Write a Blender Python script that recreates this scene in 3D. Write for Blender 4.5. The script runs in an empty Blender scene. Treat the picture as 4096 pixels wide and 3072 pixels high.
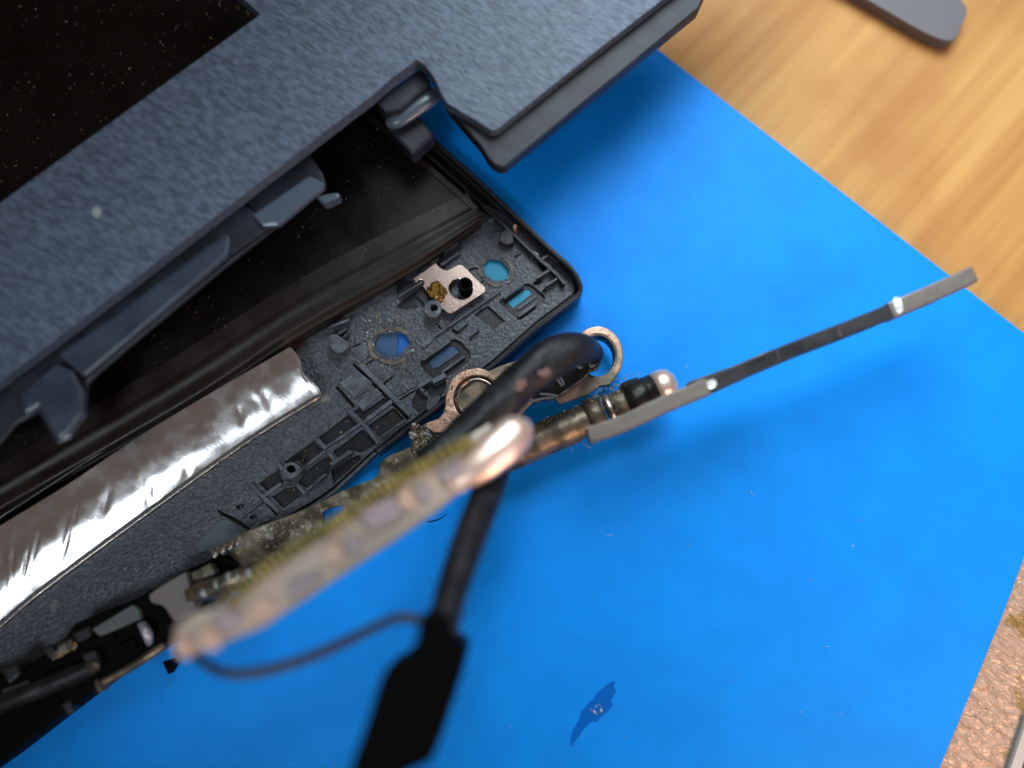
import bpy, bmesh, math, random
from mathutils import Vector, Matrix, noise
random.seed(7)
C = bpy.context.scene.collection
S = 0.01                      # everything below is written in centimetres; meshes are stored in metres

# ------------------------------------------------------------------ camera, light, exposure
CAM = Vector((0.0, -1.75, 11.5)); AIM = Vector((0.0, 0.15, 0.3))
HFOV = math.radians(59.0)
cd = bpy.data.cameras.new('camera'); co = bpy.data.objects.new('camera', cd); C.objects.link(co)
ROT = (AIM - CAM).to_track_quat('-Z', 'Y')
co.location = CAM * S; co.rotation_mode = 'QUATERNION'; co.rotation_quaternion = ROT
cd.sensor_width = 36; cd.angle = HFOV; cd.clip_start = 0.005; cd.clip_end = 50
cd.dof.use_dof = True; cd.dof.focus_distance = 11.35 * S
cd.dof.aperture_fstop = (cd.lens / 1000.0) / 0.0052      # entrance pupil of 5 mm
cd.dof.aperture_blades = 0
bpy.context.scene.camera = co

w = bpy.data.worlds.new('World'); bpy.context.scene.world = w; w.use_nodes = True
w.node_tree.nodes['Background'].inputs[0].default_value = (0.34, 0.25, 0.21, 1)
w.node_tree.nodes['Background'].inputs[1].default_value = 0.32

def area(name, loc, aim, size, power, col, size_y=None):
    l = bpy.data.lights.new(name, 'AREA'); o = bpy.data.objects.new(name, l); C.objects.link(o)
    l.size = size * S; l.energy = power; l.color = col
    if size_y: l.shape = 'RECTANGLE'; l.size_y = size_y * S
    o.location = Vector(loc) * S
    o.rotation_mode = 'QUATERNION'; o.rotation_quaternion = (Vector(aim) - Vector(loc)).to_track_quat('-Z', 'Y')
    return o
k_ = area('window_light', (5, 11.5, 13), (6.0, 2.9, 0), 12, 0.104, (0.82, 0.93, 1.0)); k_.data.spread = math.radians(66)
f_ = area('added_foil_light', (-6.5, -9.5, 17), (-3.9, -0.3, 0.5), 7, 0.0078, (0.80, 0.92, 1.0)); f_.data.spread = math.radians(23)  # added unseen spot, aimed at the foil only for its white reflection
area('warm_lamp_light', (9.5, -10.0, 6.0), (1, -0.5, 0.8), 4, 0.095, (1.0, 0.62, 0.42))
area('ceiling_lamp_light', (13.5, -6.5, 17), (2, -1, 0), 6, 0.08, (1.0, 0.80, 0.90))
sc = bpy.context.scene
sc.view_settings.view_transform = 'Standard'; sc.view_settings.look = 'None'
sc.view_settings.exposure = 0.0; sc.view_settings.gamma = 1.0
sc.render.engine = 'CYCLES'
try:
    sc.cycles.use_denoising = True; sc.cycles.denoiser = 'OPENIMAGEDENOISE'
    sc.cycles.max_bounces = 8; sc.cycles.sample_clamp_indirect = 4
except Exception: pass

# ------------------------------------------------------------------ survey of the bench: plan positions measured on the photograph (4096 x 3072)
FR = {'A':(0,0,1400),'B':(1200,0,1600),'C':(1200,800,1200),'D':(0,1300,1400),'E':(1600,1200,1200),'F':(800,1600,1200),
      'G':(0,2100,1100),'H':(2300,900,1700),'I':(2600,0,1496),'J':(1200,2200,1200),'K':(2900,2200,1196),'L':(0,2500,1200),
      'V':(0,0,4096),'M':(1500,900,600),'N':(1850,850,600),'O':(1250,1200,600),'Q':(1350,1450,600),'R':(800,1700,600),
      'S':(2000,1250,800),'T':(1500,1450,700),'U':(600,1950,900),'W':(1200,1500,1000)}
def p(f, *xy):
    x0, y0, ww = FR[f]; k = ww / 2212.0
    return [(x0 + x * k, y0 + y * k) for x, y in xy]
TH = math.tan(HFOV / 2)
def at(x, y, z):
    """plan point (x, y) of the survey, at height z above the mat -> position in cm"""
    d = ROT @ Vector(((x - 2048) / 2048 * TH, -(y - 1536) / 2048 * TH, -1.0))
    t = (z - CAM.z) / d.z
    return CAM + d * t
PX = 2 * TH * 11.2 / 4096       # cm per survey pixel near the lid

# ------------------------------------------------------------------ objects
class Thing:
    def __init__(s, name, label, cat, loc, kind=None, group=None):
        s.o = bpy.data.objects.new(name, None); C.objects.link(s.o)
        s.base = Vector(loc); s.o.location = s.base * S
        s.o.empty_display_size = 0.005
        s.o['label'] = label; s.o['category'] = cat
        if group: s.o['group'] = group
def link(name, bm, mat, th=None, par=None, label=None, smooth=False, bevel=0, kind=None, base=None, cat=None):
    b = th.base if th else (Vector(base) if base is not None else Vector((0, 0, 0)))
    for v in bm.verts: v.co = (v.co - b) * S
    bmesh.ops.recalc_face_normals(bm, faces=bm.faces)
    me = bpy.data.meshes.new(name); bm.to_mesh(me); bm.free()
    o = bpy.data.objects.new(name, me); C.objects.link(o)
    if mat: me.materials.append(mat)
    if smooth:
        for f in me.polygons: f.use_smooth = True
    if bevel:
        m = o.modifiers.new('bevel', 'BEVEL'); m.width = bevel * S; m.segments = 2; m.limit_method = 'ANGLE'
        m.angle_limit = math.radians(40); m.harden_normals = False
    if par is not None: o.parent = par
    elif th: o.parent = th.o
    else: o.location = b * S
    if label: o['label'] = label
    if cat: o['category'] = cat
    if kind: o['kind'] = kind
    return o

def area2(pts): return sum(a[0]*b[1]-b[0]*a[1] for a, b in zip(pts, pts[1:]+pts[:1]))
def smooth_loop(pts, n=4, closed=True):
    out = []; L = len(pts)
    rng = range(L) if closed else range(L - 1)
    for i in rng:
        g = (lambda k: pts[k % L]) if closed else (lambda k: pts[max(0, min(L-1, k))])
        a, b, c, d = g(i-1), g(i), g(i+1), g(i+2)
        for j in range(n):
            t = j / n
            out.append(tuple(0.5*((2*b[k]) + (-a[k]+c[k])*t + (2*a[k]-5*b[k]+4*c[k]-d[k])*t*t + (-a[k]+3*b[k]-3*c[k]+d[k])*t**3) for k in range(len(b))))
    if not closed: out.append(tuple(pts[-1]))
    return out
def prism_bm(pts, z0, z1, holes=(), jitter=0, zt=None):
    bm = bmesh.new()
    def loop(q):
        vs = []
        for x, y in q:
            c = at(x, y, z1 + (zt(x, y) if zt else 0))
            if jitter: c = c + Vector((random.uniform(-1,1), random.uniform(-1,1), 0)) * jitter
            vs.append(bm.verts.new(c))
        return [bm.edges.new((vs[i], vs[(i+1) % len(vs)])) for i in range(len(vs))]
    ed = loop(pts)
    for h in holes: ed += loop(h)
    bmesh.ops.triangle_fill(bm, use_beauty=True, use_dissolve=False, edges=ed, normal=(0, 0, 1))
    fs = list(bm.faces)
    r = bmesh.ops.extrude_face_region(bm, geom=fs)
    for v in [g for g in r['geom'] if isinstance(g, bmesh.types.BMVert)]: v.co.z = (v.co.z - (z1 - z0)) if zt else z0
    return bm
def prism(name, pts, z0, z1, mat, th=None, holes=(), bevel=0.006, **k):
    jit = k.pop('jitter', 0); zt = k.pop('zt', None)
    return link(name, prism_bm(pts, z0, z1, holes, jit, zt), mat, th, bevel=bevel, **k)
def bar(a, b, wd):
    (x0, y0), (x1, y1) = a, b
    d = math.hypot(x1-x0, y1-y0); nx, ny = -(y1-y0)/d*wd/2, (x1-x0)/d*wd/2
    return [(x0+nx, y0+ny), (x1+nx, y1+ny), (x1-nx, y1-ny), (x0-nx, y0-ny)]
def ell(c, rx, ry, ang=0, n=28, rough=0):
    a = math.radians(ang); out = []
    for i in range(n):
        t = 2*math.pi*i/n; k = 1 + rough*random.uniform(-1, 1)
        x, y = rx*k*math.cos(t), ry*k*math.sin(t)
        out.append((c[0]+x*math.cos(a)-y*math.sin(a), c[1]+x*math.sin(a)+y*math.cos(a)))
    return out
def tube_bm(path, n=14, cap=True, bm=None, noise_amp=0, flat=1.0):
    """path: [(Vector, radius)] in cm"""
    bm = bm or bmesh.new(); rings = []
    up = Vector((0, 0, 1))
    for i, (c, r) in enumerate(path):
        t = (path[min(i+1, len(path)-1)][0] - path[max(i-1, 0)][0]).normalized()
        s = t.cross(up)
        s = s.normalized() if s.length > 1e-4 else Vector((1, 0, 0))
        u = s.cross(t).normalized()
        ring = []
        for k in range(n):
            a = 2*math.pi*k/n
            rr = r
            if noise_amp: rr = r * (1 + noise_amp * noise.noise(Vector((c.x*2.2+math.cos(a), c.y*2.2+math.sin(a), c.z*2))))
            ring.append(bm.verts.new(c + s*math.cos(a)*rr + u*math.sin(a)*rr*flat))
        rings.append(ring)
    for a, b in zip(rings, rings[1:]):
        for k in range(n): bm.faces.new((a[k], a[(k+1) % n], b[(k+1) % n], b[k]))
    if cap: bm.faces.new(rings[0][::-1]); bm.faces.new(rings[-1])
    return bm
def tube(name, pts, mat, th=None, n=14, sub=6, **k):
    """pts: [(x, y, z, radius in cm)]"""
    q = smooth_loop([(*at(x, y, z), r) for x, y, z, r in pts], sub, closed=False)
    na = k.pop('noise_amp', 0); fl = k.pop('flat', 1.0)
    return link(name, tube_bm([(Vector(v[:3]), v[3]) for v in q], n, noise_amp=na, flat=fl), mat, th, smooth=True, **k)
def grid_bm(fn, nu, nv):
    bm = bmesh.new()
    vs = [[bm.verts.new(fn(i/nu, j/nv)) for j in range(nv+1)] for i in range(nu+1)]
    for i in range(nu):
        for j in range(nv): bm.faces.new((vs[i][j], vs[i+1][j], vs[i+1][j+1], vs[i][j+1]))
    return bm
def inside(pt, poly):
    x, y = pt; r = False
    for (x0, y0), (x1, y1) in zip(poly, poly[1:]+poly[:1]):
        if (y0 > y) != (y1 > y) and x < (x1-x0)*(y-y0)/(y1-y0)+x0: r = not r
    return r
def scatter(name, poly, n, z, size, mats, th=None, flat=0.5, fibre=0.0, label=None, cat=None, dens=None, avoid=(), par=None, zfn=None, base_=None):
    bm = bmesh.new(); xs = [q[0] for q in poly]; ys = [q[1] for q in poly]; k = 0; tries = 0
    while k < n and tries < n*40:
        tries += 1
        q = (random.uniform(min(xs), max(xs)), random.uniform(min(ys), max(ys)))
        if not inside(q, poly) or any(inside(q, a) for a in avoid): continue
        if dens and random.random() > dens(q): continue
        zz = zfn(q) if zfn else z
        c = at(q[0], q[1], zz); r = random.uniform(*size) * random.choice((0.6, 0.8, 1, 1, 1.5))
        n0 = len(bm.verts)
        M = Matrix.Rotation(random.uniform(0, 6.28), 4, 'Z')
        if random.random() < fibre:
            a = random.uniform(0, 6.28); L = random.uniform(3, 9)*r; b = random.uniform(-.8, .8)
            pts = [(c + Vector((math.cos(a+b*t)*L*t, math.sin(a+b*t)*L*t, r*.5+r*2*math.sin(t*3))), r*0.22) for t in (0, .33, .66, 1)]
            f0 = len(bm.faces); tube_bm(pts, 4, bm=bm); bm.faces.ensure_lookup_table()
            mi = random.randrange(len(mats))
            for f in bm.faces[f0:]: f.material_index = mi
        else:
            vs = []
            sx = random.uniform(.6, 1.5)
            for d in ((1,0,0),(0,1,0),(-1,0,0),(0,-1,0),(0,0,1),(0,0,-1),(.6,.6,.5)):
                v = Vector(d)*r*random.uniform(.6, 1.2); v.x *= sx; v.z *= flat
                vs.append(bm.verts.new(c + (M @ v) + Vector((0, 0, r*flat*.6))))
            mi = random.randrange(len(mats))
            for t in ((0,1,6),(1,4,6),(4,0,6),(1,2,4),(2,3,4),(3,0,4),(1,0,5),(2,1,5),(3,2,5),(0,3,5)):
                f = bm.faces.new([vs[i] for i in t]); f.material_index = mi
        k += 1
    o = link(name, bm, None, th, kind='stuff', label=label, cat=cat, par=par, base=base_)
    for m in mats: o.data.materials.append(m)
    return o

# ------------------------------------------------------------------ materials
def srgb(r, g, b):
    f = lambda c: (c/255/12.92) if c <= 10 else ((c/255+0.055)/1.055)**2.4
    return (f(r), f(g), f(b), 1)
def mat(name, col, rough=0.5, metal=0.0, spec=0.5, bumps=(), col2=None, cscale=3.0, cdetail=5, clo=0.4, chi=0.6, stretch=None, rot=0, rvar=0, coat=0, alpha=1, trans=0, mott=0.0, col3=None, c3scale=8, c3lo=.6, c3hi=.68):
    """bumps: [(scale per cm, height in cm, detail, stretch)]"""
    m = bpy.data.materials.new(name); m.use_nodes = True; nt = m.node_tree; N = nt.nodes; L = nt.links
    b = N['Principled BSDF']
    b.inputs['Base Color'].default_value = col if len(col) == 4 else (*col, 1)
    b.inputs['Roughness'].default_value = rough; b.inputs['Metallic'].default_value = metal
    b.inputs['Specular IOR Level'].default_value = spec
    if coat: b.inputs['Coat Weight'].default_value = coat; b.inputs['Coat Roughness'].default_value = 0.15
    if alpha < 1: b.inputs['Alpha'].default_value = alpha
    if trans: b.inputs['Transmission Weight'].default_value = trans
    tc = N.new('ShaderNodeTexCoord')
    r0 = N.new('ShaderNodeMapping'); r0.inputs['Rotation'].default_value = (0, 0, math.radians(rot))
    L.new(tc.outputs['Object'], r0.inputs[0])
    def coords(st):
        mp = N.new('ShaderNodeMapping'); s = st or (1, 1, 1)
        mp.inputs['Scale'].default_value = (100*s[0], 100*s[1], 100*s[2]); L.new(r0.outputs[0], mp.inputs[0]); return mp.outputs[0]
    base = coords(stretch)
    if col2:
        nz = N.new('ShaderNodeTexNoise'); nz.inputs['Scale'].default_value = cscale; nz.inputs['Detail'].default_value = cdetail
        L.new(base, nz.inputs['Vector'])
        mr = N.new('ShaderNodeMapRange'); mr.inputs['From Min'].default_value = clo; mr.inputs['From Max'].default_value = chi
        L.new(nz.outputs[0], mr.inputs[0])
        mx = N.new('ShaderNodeMix'); mx.data_type = 'RGBA'; mx.inputs[6].default_value = col; mx.inputs[7].default_value = col2
        L.new(mr.outputs[0], mx.inputs[0]); out = mx.outputs[2]
        if col3:
            n3 = N.new('ShaderNodeTexNoise'); n3.inputs['Scale'].default_value = c3scale; n3.inputs['Detail'].default_value = 6
            L.new(coords((1, 1, 1.3)), n3.inputs['Vector'])
            m3 = N.new('ShaderNodeMapRange'); m3.inputs['From Min'].default_value = c3lo; m3.inputs['From Max'].default_value = c3hi
            L.new(n3.outputs[0], m3.inputs[0])
            x3 = N.new('ShaderNodeMix'); x3.data_type = 'RGBA'; x3.inputs[7].default_value = col3
            L.new(out, x3.inputs[6]); L.new(m3.outputs[0], x3.inputs[0]); out = x3.outputs[2]
        L.new(out, b.inputs['Base Color'])
        if rvar:
            rr = N.new('ShaderNodeMapRange'); rr.inputs['To Min'].default_value = rough; rr.inputs['To Max'].default_value = min(1, rough+rvar)
            L.new(mr.outputs[0], rr.inputs[0]); L.new(rr.outputs[0], b.inputs['Roughness'])
    prev = None
    for (s, h, det, st) in bumps:
        nz = N.new('ShaderNodeTexNoise'); nz.inputs['Scale'].default_value = s; nz.inputs['Detail'].default_value = det
        L.new(coords(st), nz.inputs['Vector'])
        bp = N.new('ShaderNodeBump'); bp.inputs['Distance'].default_value = h*S; bp.inputs['Strength'].default_value = 1.0
        L.new(nz.outputs[0], bp.inputs['Height'])
        if prev: L.new(prev, bp.inputs['Normal'])
        prev = bp.outputs[0]
    if prev: L.new(prev, b.inputs['Normal'])
    return m
MAT_BLUE = mat('blue_silicone', (0.0, 0.255, 0.86, 1), 0.5, spec=0.15, bumps=[(26, .0022, 3, None), (1.2, .003, 2, None)], col2=(0.0, 0.232, 0.80, 1), cscale=1.6)
MAT_BLUE_EDGE = MAT_BLUE
WOOD = mat('beech_wood', srgb(192, 147, 84), 0.55, spec=0.25, col2=srgb(164, 112, 56), cscale=3.2, cdetail=6, clo=.36, chi=.74, stretch=(.06, 1.0, 1), rot=-47,
           bumps=[(8, .002, 3, (.06, 1, 1))], col3=srgb(156, 102, 52), c3scale=.45, c3lo=.5, c3hi=.85)
SHELL = mat('shell_black_plastic', srgb(20, 24, 30), 0.40, spec=.4, bumps=[(30, .0018, 4, None), (4, .004, 3, None)], col2=srgb(13, 15, 19), cscale=2)
FLOOR = mat('grained_grey_plastic', srgb(64, 71, 80), 0.42, spec=.5, bumps=[(24, .011, 2, None), (9, .002, 2, None)], col2=srgb(44, 50, 58), cscale=20, cdetail=2, col3=srgb(98, 96, 92), c3scale=5, c3lo=.62, c3hi=.75)
RIBM = mat('rib_grey_plastic', srgb(78, 87, 96), 0.46, spec=.5, bumps=[(24, .006, 3, None)], col2=srgb(52, 58, 65), cscale=6, col3=srgb(120, 112, 98), c3scale=14, c3lo=.66, c3hi=.72)
RIMM = mat('rim_black_plastic', srgb(30, 33, 38), 0.42, spec=.5, bumps=[(30, .002, 3, None)])
PANEL = mat('panel_black', srgb(13, 9, 7), 0.24, spec=.2, bumps=[(18, .0006, 4, None)], col2=srgb(16, 12, 10), cscale=1.2, rvar=.15)
TAPE = mat('black_tape', srgb(26, 20, 17), 0.36, spec=.3, bumps=[(1.5, .006, 2, None), (26, .0012, 4, None)], col2=srgb(30, 24, 21), cscale=2, rvar=.1)
FOIL = mat('aluminium_foil', (.82, .82, .83, 1), 0.17, metal=1, bumps=[(.6, .003, 2, (1, .8, 1)), (40, .0007, 3, (.3, 1, 1))], rot=32, col2=(.66, .65, .66, 1), cscale=4, rvar=.12)
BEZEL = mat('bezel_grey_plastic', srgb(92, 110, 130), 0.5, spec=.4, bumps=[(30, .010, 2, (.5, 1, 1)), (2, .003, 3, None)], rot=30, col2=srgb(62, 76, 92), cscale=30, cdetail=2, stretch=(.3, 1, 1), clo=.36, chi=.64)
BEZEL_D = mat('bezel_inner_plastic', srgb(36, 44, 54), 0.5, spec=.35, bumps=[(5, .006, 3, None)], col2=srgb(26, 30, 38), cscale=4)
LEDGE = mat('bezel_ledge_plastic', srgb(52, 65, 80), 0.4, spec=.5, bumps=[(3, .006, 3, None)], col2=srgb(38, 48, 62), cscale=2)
GLOSS = mat('glossy_clip_plastic', srgb(72, 88, 102), 0.26, spec=.6, bumps=[(3, .004, 2, None)])
BRASS_OLD = mat('dirty_hinge_steel', srgb(122, 116, 98), 0.42, metal=.75, bumps=[(10, .016, 6, None), (40, .005, 3, None)], col2=srgb(74, 72, 60), cscale=4, rvar=.3, col3=srgb(140, 140, 128), c3scale=10, c3lo=.56, c3hi=.66)
WARM_PLATE = mat('warm_tinted_plate', srgb(206, 168, 144), 0.36, metal=.75, bumps=[(12, .008, 5, None)], col2=srgb(112, 104, 90), cscale=1.6, rvar=.2, col3=srgb(70, 56, 46), c3scale=22, c3lo=.66, c3hi=.7)  # copper look is reflected warm light, put into the metal's base colour
STEEL = mat('brushed_steel', (.46, .38, .33, 1), 0.2, metal=1, bumps=[(18, .002, 4, None)], col2=(.45, .40, .36, 1), cscale=5, rvar=.2)
SHAFT = mat('greasy_shaft_steel', srgb(120, 106, 88), 0.34, metal=.7, bumps=[(10, .006, 4, None), (50, .004, 2, None)], col2=srgb(70, 66, 56), cscale=5, rvar=.2, col3=srgb(150, 132, 84), c3scale=26, c3lo=.68, c3hi=.72)
BLACKR = mat('black_rubber', srgb(13, 15, 20), 0.5, spec=.35, bumps=[(3, .05, 3, None), (20, .003, 3, None)], col2=srgb(28, 30, 36), cscale=4)
DEEP = mat('deep_black_plastic', srgb(4, 4, 5), 0.65, spec=.06, bumps=[(10, .003, 3, None)])
GOLD = mat('gold_mesh', srgb(150, 122, 68), 0.3, metal=.9, bumps=[(30, .02, 3, None)], col2=srgb(92, 74, 40), cscale=14)
PCBM = mat('pale_board', srgb(184, 175, 160), 0.4, spec=.5, metal=.25, bumps=[(6, .006, 3, None)], col2=srgb(158, 152, 138), cscale=1.2)
COMB = mat('olive_comb', srgb(178, 166, 88), 0.45, bumps=[(8, .004, 3, None)], col2=srgb(140, 132, 66), cscale=4)
CHIP = mat('grey_chip', srgb(150, 144, 150), 0.4, bumps=[(8, .002, 3, None)])
PADC = mat('copper_pad', srgb(206, 184, 164), 0.36, metal=.5)
CAPC = mat('polished_copper', (.90, .70, .58, 1), 0.36, metal=.75, bumps=[(5, .01, 2, None)])
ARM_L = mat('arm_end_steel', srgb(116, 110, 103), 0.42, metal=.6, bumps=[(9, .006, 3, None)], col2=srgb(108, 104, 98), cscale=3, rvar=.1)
ARM = mat('arm_dark_reflection', (.016, .018, .022, 1), 0.36, spec=.15, metal=.0, bumps=[(16, .008, 4, (1, 1, .3))], col2=(.035, .037, .04, 1), cscale=2.5, rvar=.1)  # middle of the arm: dark reflection painted as a near-black base colour
TEAL = mat('teal_film', (0.0, .26, .44, 1), 0.35, spec=.3)
FILMG = mat('grey_blue_film', srgb(50, 80, 112), 0.3, spec=.5, bumps=[(20, .001, 3, None)])
FILMB = mat('blue_film', srgb(20, 90, 168), 0.3, spec=.5)
RESID = mat('glue_residue', srgb(108, 104, 96), 0.55, bumps=[(22, .006, 4, None)], col2=srgb(70, 66, 58), cscale=8)
CASE = bpy.data.materials.new('tan_leatherette')
TOOL = mat('dark_grey_plastic', srgb(88, 86, 90), 0.5, bumps=[(10, .002, 3, None)])
DUST = [mat('dust_pale', srgb(150, 152, 148), .8), mat('dust_ochre', srgb(160, 132, 70), .7), mat('dust_grey', srgb(96, 100, 100), .8)]
LINT = [mat('lint_pale', srgb(170, 186, 205), .8), mat('lint_grey', srgb(120, 130, 140), .8)]

# worm-grained tan leatherette with gold flecks
CASE.use_nodes = True
def build_case():
    nt = CASE.node_tree; N = nt.nodes; L = nt.links; b = N['Principled BSDF']
    b.inputs['Roughness'].default_value = .34; b.inputs['Specular IOR Level'].default_value = .6; b.inputs['Metallic'].default_value = .1
    tc = N.new('ShaderNodeTexCoord'); mp = N.new('ShaderNodeMapping'); mp.inputs['Scale'].default_value = (100, 100, 100)
    mp.inputs['Rotation'].default_value = (0, 0, math.radians(35)); L.new(tc.outputs['Object'], mp.inputs[0])
    m2 = N.new('ShaderNodeMapping'); m2.inputs['Scale'].default_value = (.55, 1.25, 1); L.new(mp.outputs[0], m2.inputs[0])
    nz = N.new('ShaderNodeTexNoise'); nz.inputs['Scale'].default_value = 10.5; nz.inputs['Detail'].default_value = 1.5; nz.inputs['Distortion'].default_value = .8
    L.new(m2.outputs[0], nz.inputs['Vector'])
    n2 = N.new('ShaderNodeTexNoise'); n2.inputs['Scale'].default_value = 2.2; n2.inputs['Detail'].default_value = 5; L.new(mp.outputs[0], n2.inputs['Vector'])
    r = N.new('ShaderNodeMapRange'); r.inputs['From Min'].default_value = .60; r.inputs['From Max'].default_value = .66; L.new(n2.outputs[0], r.inputs[0])
    mx = N.new('ShaderNodeMix'); mx.data_type = 'RGBA'; mx.inputs[6].default_value = srgb(172, 146, 124); mx.inputs[7].default_value = srgb(136, 112, 60)
    L.new(r.outputs[0], mx.inputs[0]); L.new(mx.outputs[2], b.inputs['Base Color'])
    bp = N.new('ShaderNodeBump'); bp.inputs['Distance'].default_value = .055*S; L.new(nz.outputs[0], bp.inputs['Height']); L.new(bp.outputs[0], b.inputs['Normal'])
build_case()

# ------------------------------------------------------------------ desk, mat and what lies on them
bm = bmesh.new()
for x, y in ((-40, -40), (40, -40), (40, 40), (-40, 40)): bm.verts.new((x, y, -.28))
bm.faces.new(bm.verts); r = bmesh.ops.extrude_face_region(bm, geom=list(bm.faces))
for v in [g for g in r['geom'] if isinstance(g, bmesh.types.BMVert)]: v.co.z = -2.3
link('desk', bm, WOOD, kind='structure', bevel=.05)

mat_out = [(1900, -370), (2625, 190), (4096, 1330), (4210, 1420), (4262, 1560), (4245, 1700), (4160, 2030), (4096, 2238), (4024, 2432), (3927, 2670), (3765, 3065), (3500, 3700), (1000, 4300), (-2500, 3800), (-2800, 1500)]
prism('repair_mat', mat_out, -.28, 0, MAT_BLUE, base=(0, 0, -.28), bevel=.02, label='bright blue silicone repair mat spread flat under the laptop parts', cat='mat')

t = Thing('embossed_case', 'tan worm-grained case with gold flecks and silver rim at the lower right mat edge', 'case', at(4000, 2900, -.28))
prism('embossed_cover', [(4130, 2050), (4700, 1900), (4560, 2500), (4092, 2862), (4022, 3075), (3880, 3500), (3400, 3500), (3755, 3065), (3917, 2670), (4014, 2432), (4086, 2238)], -.28, -.10, CASE, t, bevel=.02)
prism('metal_rim', [(4575, 2500), (4098, 2864), (4028, 3075), (3890, 3500), (3950, 3510), (4085, 3085), (4150, 2905), (4620, 2560)], -.28, -.04, mat('rim_silver', (.30, .32, .30, 1), .4, metal=.6), t, bevel=.04)
prism('side_band', [(4622, 2562), (4153, 2908), (4088, 3088), (3955, 3510), (4300, 3520), (4700, 2700)], -.28, -.12, mat('case_side', srgb(120, 112, 92), .4), t, bevel=.02)

prism('plastic_spudger', smooth_loop([(3100, -215), (3300, -100), (3472, 0), (3588, 68), (3709, 135), (3788, 163), (3828, 145), (3846, 101), (3868, 52), (3852, 8), (3780, -50), (3560, -200), (3350, -330)], 3), -.28, -.06, TOOL, base=at(3600, -20, -.28), bevel=.05,
      label='dark grey rounded plastic pry tool lying on the wooden desk', cat='tool')
scr = p('J', (2000, 1450), (1995, 1390), (2015, 1320), (2060, 1260), (2080, 1190), (2120, 1140), (2160, 1110), (2190, 1060), (2250, 1010), (2290, 975), (2320, 962), (2312, 1000), (2335, 1040), (2300, 1110), (2310, 1150), (2270, 1190), (2230, 1215), (2190, 1270), (2150, 1260), (2100, 1320), (2060, 1370))
fs_ = prism('film_scrap', scr, .001, .010, mat('dark_blue_film', (0, .15, .62, 1), .25, spec=.4, bumps=[(4, .03, 4, None)], alpha=.38), base=at(2370, 2850, 0), bevel=.002, jitter=.01,
      label='small torn ragged scrap of thin darker blue film lying on the mat', cat='film scrap')
scatter('lint', p('J', (2130, 1180), (2210, 1130), (2240, 1190), (2160, 1230)), 14, .012, (.006, .014), LINT, par=fs_, base_=at(2370, 2850, 0))
tube('hair_strand', [(1706, 2088, .05, .006), (1735, 2084, .1, .009), (1762, 2074, .1, .008), (1790, 2054, .05, .003)], DEEP, base=at(1745, 2078, 0), n=6, label='short curved black hair lying on the blue mat below the board', cat='hair')
scatter('mat_lint', [(2200, 900), (3000, 700), (3900, 1600), (3900, 2400), (3600, 3000), (1300, 3050), (2300, 2100)], 46, .0, (.004, .011), LINT, fibre=.35, label='pale lint specks scattered over the open blue mat', cat='lint')

# ------------------------------------------------------------------ laptop lid
lid = Thing('laptop_lid', 'black laptop lid lying open with ribs, screw bosses and foil-edged display panel', 'laptop lid', at(1400, 1500, .0))
z_sh, z_fl, z_rim = .11, .165, .40
out_r = [(1100, -35), (1500, 334), (1735, 550), (1900, 697), (2062, 850), (2203, 986), (2278, 1052), (2312, 1095), (2331, 1138), (2330, 1165), (2318, 1184), (2298, 1204), (2175, 1298), (2050, 1405), (1960, 1478), (1860, 1553), (1760, 1627), (1640, 1716), (1505, 1817), (1342, 1969), (1288, 2007), (1150, 2092), (950, 2195), (721, 2340), (542, 2455), (264, 2610), (0, 2760), (-500, 3000)]
outline = out_r + [(-900, 2000), (-400, 300)]
hole1 = ell(p('N', (496, 855))[0], 53, 41, 28, 30, .035)
hole2 = smooth_loop(p('O', (920, 620), (960, 540), (1020, 492), (1180, 480), (1290, 472), (1380, 530), (1440, 620), (1420, 670), (1360, 710), (1300, 800), (1200, 840), (1080, 840), (960, 760), (915, 690)), 2)
slot1 = p('N', (665, 1320), (930, 1130), (975, 1130), (1030, 1190), (745, 1405))
slot2 = p('C', (950, 1190), (1100, 1075), (1135, 1075), (1190, 1130), (985, 1240))
prism('cover_shell', outline, .02, z_sh, SHELL, lid, holes=[hole1, hole2, slot1, slot2])
rec1 = smooth_loop(p('N', (560, 1290), (640, 1240), (890, 1060), (960, 1045), (1040, 1080), (1200, 1220), (1215, 1290), (1180, 1350), (900, 1560), (845, 1580), (790, 1560), (640, 1430), (550, 1340)), 3)
rec2 = smooth_loop(p('C', (895, 1185), (950, 1145), (1105, 1035), (1150, 1025), (1200, 1060), (1255, 1125), (1250, 1180), (1200, 1225), (1040, 1330), (995, 1330), (950, 1290), (890, 1225)), 3)
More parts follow.
